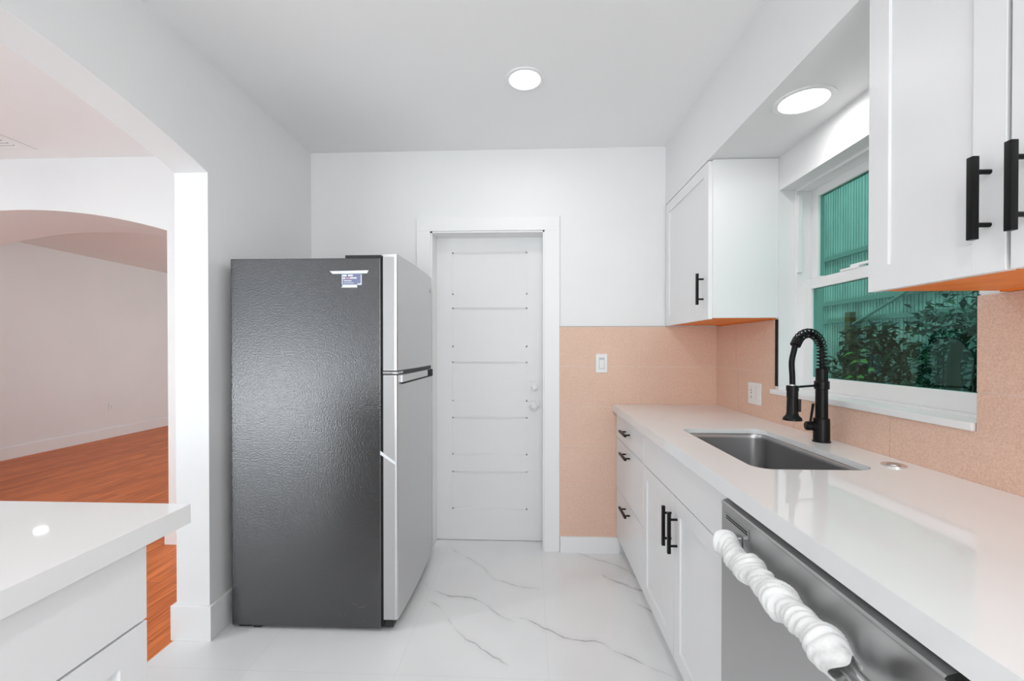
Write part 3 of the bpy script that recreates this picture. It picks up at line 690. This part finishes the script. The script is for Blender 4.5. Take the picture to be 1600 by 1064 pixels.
# ================================================================ REFRIGERATOR
def fridge():
    Y0, Y1 = 1.893, 2.560; XB, XG, XD, XFc = -1.359, -0.668, -0.656, -0.592
    t = thing('refrigerator', (-0.98, 2.23, 0), 'tall top-freezer refrigerator with dark textured side and grey steel doors', 'refrigerator')
    bm = bmesh.new(); box(bm, XB, XG, Y0, Y1, 0.018, 1.687, bev=0.004); obj('body', bm, 'fridge_side', t)
    boxes('hinge_cover', 'black_plastic', [(-0.830, XG + 0.002, Y0 + 0.002, Y0 + 0.12, 1.687, 1.700), (XG, XD + 0.040, Y0 + 0.02, Y0 + 0.10, 1.690, 1.697)], t, bev=0.002)
    boxes('door_gasket', 'gap_black', [(XG, XD, Y0 + 0.003, Y1 - 0.003, 0.03, 1.690)], t)
    def dr(name, z0, z1):
        # door with a gently crowned front
        pr = [(XD, Y0), (XD + 0.052, Y0), (XFc - 0.004, Y0 + 0.002), (XFc, Y0 + 0.008)]
        for i in range(1, 9): 
            u = i / 9; pr.append((XFc + 0.010 * (1 - (2 * u - 1) ** 2) , Y0 + 0.008 + (Y1 - Y0 - 0.016) * u))
        pr += [(XFc, Y1 - 0.008), (XFc - 0.004, Y1 - 0.002), (XD + 0.05, Y1), (XD, Y1)]
        bm = bmesh.new(); prism(bm, pr, 'Z', z0, z1); return obj(name, bm, 'door_steel', t, smooth=20)
    fd = dr('freezer_door', 1.182, 1.702)
    rd = dr('refrigerator_door', 0.060, 1.160)
    # light plastic side cheeks of the doors
    for par, z0, z1 in ((fd, 1.184, 1.690), (rd, 0.062, 1.158)):
        boxes('door_edge', 'door_steel_edge', [(XD, XD + 0.050, Y0 - 0.0012, Y0 + 0.004, z0, z1)], par)
    # handle pocket at the top of the lower door
    xp = XFc + 0.006
    pk = boxes('handle_pocket', 'gap_black', [(xp - 0.004, xp + 0.0055, Y0 + 0.045, Y1 - 0.02, 1.118, 1.126), (xp - 0.004, xp + 0.0055, Y1 - 0.14, Y1 - 0.02, 1.126, 1.158)], rd)
    boxes('pocket_insert', 'door_steel', [(xp - 0.004, xp + 0.0045, Y0 + 0.045, Y1 - 0.14, 1.126, 1.158)], pk)
    boxes('door_gap_trim', 'black_plastic', [(XD, XFc - 0.002, Y0 + 0.012, Y1 - 0.012, 1.160, 1.182)], t)
    bm = bmesh.new(); cyl(bm, (XD - 0.002, Y0 + 0.010, 1.171), (XFc - 0.024, Y0 + 0.010, 1.171), 0.0095, 0.0095, 16)
    box(bm, XD + 0.03, XFc - 0.001, Y0 + 0.004, Y0 + 0.09, 1.166, 1.176); obj('hinge', bm, 'steel', t, smooth=20)
    boxes('foot', 'black_plastic', [(XB + 0.02, XB + 0.075, Y0 + 0.02, Y0 + 0.07, 0.0, 0.018)], t)
    boxes('foot', 'black_plastic', [(XB + 0.09, XB + 0.125, Y0 + 0.015, Y0 + 0.05, 0.0, 0.018)], t)
    boxes('foot', 'black_plastic', [(XG - 0.09, XG - 0.04, Y0 + 0.03, Y0 + 0.08, 0.0, 0.018)], t)
    boxes('foot', 'black_plastic', [(XG - 0.09, XG - 0.04, Y1 - 0.08, Y1 - 0.03, 0.0, 0.018)], t)
    boxes('foot', 'black_plastic', [(XB + 0.02, XB + 0.075, Y1 - 0.08, Y1 - 0.03, 0.0, 0.018)], t)
    boxes('kick_plate', 'black_plastic', [(XG - 0.002, XD + 0.04, Y0 + 0.01, Y1 - 0.01, 0.020, 0.052)], t)
    # paper sticker with tape on the side
    e = 0.0008
    s = boxes('energy_sticker', 'label_blue', [(-0.845, -0.752, Y0 - e, Y0 + .002, 1.565, 1.618)], t)
    boxes('printed_lines', 'tape', [(-0.838, -0.822, Y0 - 2 * e, Y0 - e, 1.604, 1.612), (-0.815, -0.793, Y0 - 2 * e, Y0 - e, 1.605, 1.612), (-0.838, -0.828, Y0 - 2 * e, Y0 - e, 1.593, 1.599),
        (-0.806, -0.776, Y0 - 2 * e, Y0 - e, 1.594, 1.600), (-0.835, -0.800, Y0 - 2 * e, Y0 - e, 1.583, 1.5865), (-0.835, -0.79, Y0 - 2 * e, Y0 - e, 1.574, 1.576),
        (-0.843, -0.840, Y0 - 2 * e, Y0 - e, 1.568, 1.612), (-0.757, -0.753, Y0 - 2 * e, Y0 - e, 1.568, 1.612), (-0.772, -0.757, Y0 - 2 * e, Y0 - e, 1.566, 1.572)], s)
    boxes('printed_lines', 'label_pink', [(-0.824, -0.806, Y0 - 2 * e, Y0 - e, 1.593, 1.599)], s)
    bm = bmesh.new(); prism(bm, [(-0.898, 1.628), (-0.886, 1.616), (-0.728, 1.617), (-0.722, 1.631)], 'Y', Y0 - 3 * e, Y0 - e * .5); obj('tape', bm, 'tape', t)
    bm = bmesh.new(); prism(bm, [(-0.838, 1.567), (-0.845, 1.554), (-0.773, 1.554), (-0.773, 1.567)], 'Y', Y0 - 3 * e, Y0 - e * .5); obj('tape', bm, 'tape', t)
    # packing tape strap over the lower door edge
    bm = bmesh.new(); prism(bm, [(XG - 0.002, 0.822), (XG - 0.002, 0.805), (XFc - 0.006, 0.757), (XFc - 0.006, 0.770)], 'Y', Y0 - 0.003, Y0 - 0.0013); obj('tape', bm, 'tape', t)
    # oval emblem
    bm = bmesh.new(); ring_tube(bm, [(XFc + 0.001, Y1 - 0.045, 1.625), (XFc + 0.007, Y1 - 0.045, 1.625)], 0.011, 20)
    for v in bm.verts: v.co.y = Y1 - 0.045 + (v.co.y - (Y1 - 0.045)) * 1.7
    obj('badge', bm, 'grey_plastic', fd, smooth=20)
    # faint scuff marks
    bm = bmesh.new()
    for (x, z, l, a) in ((-0.79, 0.125, .03, -.5), (-0.76, 0.112, .03, .1), (-0.74, 0.122, .025, .6), (-0.86, 0.075, .012, .8), (-0.835, 0.072, .006, 0.2), (-0.75, .052, .008, 0)):
        c, s_ = math.cos(a) * l / 2, math.sin(a) * l / 2
        bm = bmesh.new(); prism(bm, [(x - c, z - s_), (x + c, z + s_), (x + c, z + s_ + .0010), (x - c, z - s_ + .0010)], 'Y', Y0 - 0.0004, Y0 + 0.001)
        obj('scuff_mark', bm, 'slot_grey', t)
fridge()

# ================================================================ ELECTRICAL
t = thing('light_switch', (0.449, D - 0.008, 1.188), 'white rocker light switch on the peach tiles beside the door', 'switch')
boxes('plate', 'white_plastic', [(0.413, 0.485, D - 0.014, D - 0.008, 1.130, 1.247)], t, bev=0.002)
boxes('rocker', 'grey_plastic', [(0.432, 0.466, D - 0.0155, D - 0.013, 1.153, 1.224)], t)
boxes('rocker_face', 'white_plastic', [(0.435, 0.463, D - 0.018, D - 0.0155, 1.156, 1.210)], t, bev=0.001)
def plate_x(name, label, x, y, z, w_, h_, d, two):
    t = thing(name, (x, y, z), label, 'outlet')
    boxes('plate', 'white_plastic', [(x, x + d * 0.006, y - w_ / 2, y + w_ / 2, z - h_ / 2, z + h_ / 2)], t, bev=0.002)
    ys = (y + 0.024, y - 0.024) if two else (y,)
    for i, yy in enumerate(ys):
        r = boxes('socket' if i == 0 else 'rocker', 'white_plastic', [(x + d * 0.005, x + d * 0.0075, yy - 0.016, yy + 0.016, z - 0.034, z + 0.034)], t, bev=0.001)
        if i == 0:
            bm = bmesh.new()
            for zz in (z + 0.014, z - 0.020):
                for dy in (-0.006, 0.006): box(bm, x + d * 0.007, x + d * 0.0082, yy + dy - 0.0012, yy + dy + 0.0012, zz - 0.004, zz + 0.005)
            box(bm, x + d * 0.007, x + d * 0.0085, yy - 0.006, yy + 0.004, z + 0.0, z + 0.004)
            obj('socket_slots', bm, 'slot_grey', r)
plate_x('wall_outlet', 'white double outlet plate on the peach backsplash left of the faucet', XR - 0.008, 2.245, 1.050, 0.122, 0.112, -1, True)
plate_x('wall_outlet', 'small white outlet low on the far living room wall', XF, 5.92, 0.44, 0.075, 0.12, 1, False)

def downlight(x, y, z, label, r=0.072, group=None):
    t = thing('recessed_downlight', (x, y, z), label, 'ceiling light', group)
    bm = bmesh.new(); ring_tube(bm, [(x, y, z + 0.001), (x, y, z - 0.005), (x, y, z - 0.007), (x, y, z - 0.004)], [r + 0.019, r + 0.019, r + 0.014, r], 40, cap=False); obj('trim_ring', bm, 'trim_paint', t, smooth=True)
    bm = bmesh.new(); cyl(bm, (x, y, z - 0.0045), (x, y, z - 0.001), r, r, 40); obj('lens', bm, 'lamp_lens', t)
downlight(-0.023, 2.008, CZ, 'round recessed downlight in the main kitchen ceiling')
downlight(0.985, 1.590, ZS, 'round recessed downlight in the soffit above the window', 0.078)
downlight(-5.22, 4.35, CZ, 'round recessed downlight in the living room ceiling', 0.055)
downlight(-0.1, -0.55, CZ, 'unseen round downlight added for light in the rear kitchen ceiling')  # fitting added to go with the rear fill beam
downlight(-3.4, 0.6, CZ, 'unseen round downlight added for light in the middle room ceiling')  # fitting added to go with the middle room fill beam

t = thing('ceiling_vent', (-3.36, 2.43, CZ), 'white ceiling air vent with dark slots in the middle room', 'vent')
vx, vy, vh = -3.30, 2.43, 0.20
boxes('frame', 'trim_paint', [(vx - vh, vx + vh, vy - .15, vy - .11, CZ - .006, CZ), (vx - vh, vx + vh, vy + .11, vy + .15, CZ - .006, CZ), (vx - vh, vx - vh + .05, vy - .11, vy + .11, CZ - .006, CZ), (vx + vh - .07, vx + vh, vy - .11, vy + .11, CZ - .006, CZ)], t, bev=0.002)
boxes('backing', 'vent_dark', [(vx - vh + .05, vx + vh - .07, vy - .11, vy + .11, CZ - .0015, CZ)], t)
bm = bmesh.new()
for i in range(7):
    yy = vy - .095 + i * .032; prism(bm, [(yy, CZ - .001), (yy + .014, CZ - .008), (yy + .016, CZ - .008), (yy + .002, CZ - .001)], 'X', vx - vh + .05, vx + vh - .07)
obj('louvers', bm, 'trim_paint', t)

# ================================================================ OUTDOORS
st(boxes('ground', 'grass', [(1.364, 9, -6, 12, -0.25, -0.20)]), 'grass strip outside the window')
st(boxes('roof_eave', 'stucco', [(1.364, 1.85, -3, 6, 2.62, 2.72)]), 'eave above the window')
t = thing('board_fence', (2.75, 3.0, -0.2), 'tall vertical board fence outside the window', 'fence')
bm = bmesh.new(); y = 1.2
while y < 6.0:
    box(bm, 2.70, 2.718, y, y + 0.113, -0.2, 3.1, bev=0.002)
    for k in (0.03, 0.058, 0.086): box(bm, 2.693, 2.70, y + k - 0.006, y + k + 0.006, -0.2, 3.1)
    y += 0.1205
obj('boards', bm, 'fence_paint', t)
for z in (1.52, 1.68, 2.08, 2.75):
    boxes('rail', 'rail_paint', [(2.665, 2.692, 1.2, 6.0, z - 0.018, z + 0.018)], t)
boxes('reflected_frame', 'reflected_brown', [(2.62, 2.665, 3.62, 3.68, -0.2, 1.58)], t)  # brown upright modelled in place of a reflection in the glass
bm = bmesh.new(); ring_tube(bm, [(2.64, 3.75, 1.42), (2.64, 2.95, 1.75)], 0.012, 8); obj('reflected_line', bm, 'rail_paint', t)  # diagonal bar in place of a dark reflected line in the glass

def leaf(bm, p, d, n, l, w_):
    d = d.normalized(); s = d.cross(n)
    if s.length < 1e-3: s = Vector((1, 0, 0))
    s.normalize(); n = s.cross(d)
    a = bm.verts.new(p); b = bm.verts.new(p + d * l * .45 + s * w_ + n * l * .06); c = bm.verts.new(p + d * l - n * l * .10); e = bm.verts.new(p + d * l * .45 - s * w_ + n * l * .06)
    m = bm.verts.new(p + d * l * .5 - n * l * .02)
    bm.faces.new((a, b, m)); bm.faces.new((b, c, m)); bm.faces.new((c, e, m)); bm.faces.new((e, a, m))
def shrub(x, y, rx, ry, top, n, label, mats, ll=0.075):
    t = thing('shrub', (x, y, -0.2), label, 'shrub', None)
    rn = random.Random(int(x * 100 + y * 1000))
    parts = [bmesh.new() for _ in mats]
    for i in range(n):
        u = rn.uniform(0, 6.283); rr = math.sqrt(rn.random()); z = -0.15 + (top + 0.15) * rn.random() ** 0.75
        k = 1 - 0.45 * max(0, z / top) ** 3
        p = Vector((x + rx * rr * k * math.cos(u), y + ry * rr * k * math.sin(u), z + 0.05 * math.sin(u * 3 + i)))
        d = Vector((rn.uniform(-1, 1), rn.uniform(-1, 1), rn.uniform(-.7, .7))); nn = Vector((rn.uniform(-.6, .6), rn.uniform(-.6, .6), 1))
        leaf(parts[i % len(mats)] if rn.random() < .5 else parts[0], p, d, nn, ll * rn.uniform(.6, 1.3), ll * rn.uniform(.16, .28))
    for bm, m in zip(parts, mats): tag(obj('foliage', bm, m, t), kind='stuff')
    bm = bmesh.new()
    for i in range(6):
        a = i * 1.05; ring_tube(bm, [(x, y, -0.2), (x + rx * .4 * math.cos(a), y + ry * .4 * math.sin(a), top * .4), (x + rx * .7 * math.cos(a), y + ry * .7 * math.sin(a), top * .85)], [.014, .010, .004], 7)
    obj('stem', bm, 'bark', t)
shrub(2.32, 3.52, .28, .20, 1.20, 1000, 'dark green shrub at the left end of the fence', ['leaf_dark', 'leaf_mid'], .07)
shrub(2.34, 3.03, .28, .20, 1.40, 1500, 'dark green shrub in the middle of the fence with glossy leaves', ['leaf_dark', 'leaf_mid'], .08)
shrub(2.34, 2.54, .28, .20, 1.50, 1500, 'bushy dark shrub at the right side of the window view', ['leaf_dark', 'leaf_mid'], .06)
shrub(2.36, 2.05, .25, .20, 1.52, 900, 'dark shrub beyond the right edge of the window', ['leaf_dark', 'leaf_mid'], .07)
# little tree with a crooked trunk
t = thing('tree', (1.90, 2.02, -0.2), 'slim crooked dark tree trunk outside near the right edge of the window', 'tree')
bm = bmesh.new(); ring_tube(bm, [(1.90, 2.03, -0.2), (1.90, 2.01, 0.6), (1.90, 2.0, 1.0), (1.90, 2.005, 1.2), (1.90, 1.985, 1.30), (1.90, 1.93, 1.35), (1.9, 1.86, 1.39), (1.92, 1.7, 1.46)], [.035, .03, .026, .024, .021, .017, .014, .010], 12)
obj('trunk', bm, 'bark', t, smooth=True)
bm = bmesh.new(); rn = random.Random(5)
for i in range(260):
    p = Vector((1.92 + rn.uniform(-.12, .12), 1.80 + rn.uniform(-.25, .22), 1.44 + rn.uniform(-.12, .18)))
    leaf(bm, p, Vector((rn.uniform(-1, 1), rn.uniform(-1, 1), rn.uniform(-.6, .6))), Vector((0, 0, 1)), .06, .014)
tag(obj('foliage', bm, 'leaf_dark', t), kind='stuff')
# sapling with bright leaves
t = thing('sapling', (1.90, 2.53, -0.2), 'thin sapling with a few large bright green leaves outside the window', 'plant')
bm = bmesh.new(); ring_tube(bm, [(1.62, 2.20, -0.2), (1.64, 2.21, 0.6), (1.62, 2.20, 1.0), (1.62, 2.19, 1.27)], [.006, .005, .004, .002], 7); obj('stem', bm, 'bark', t)
for (yy, zz, dy, dz, l) in ((2.21, 1.262, .8, -.25, .07), (2.17, 1.262, -.9, .25, .05), (2.17, 1.222, .9, -.3, .07), (2.165, 1.224, -1, -.15, .06), (2.12, 1.182, -1, -.05, .055), (2.21, 1.140, 1, -.2, .06), (2.19, 1.142, -1, .0, .06)):
    bm = bmesh.new(); leaf(bm, Vector((1.62, yy, zz)), Vector((-.2, dy, dz)), Vector((-.7, 0, .7)), l, .012); obj('leaf', bm, 'leaf_bright', t)
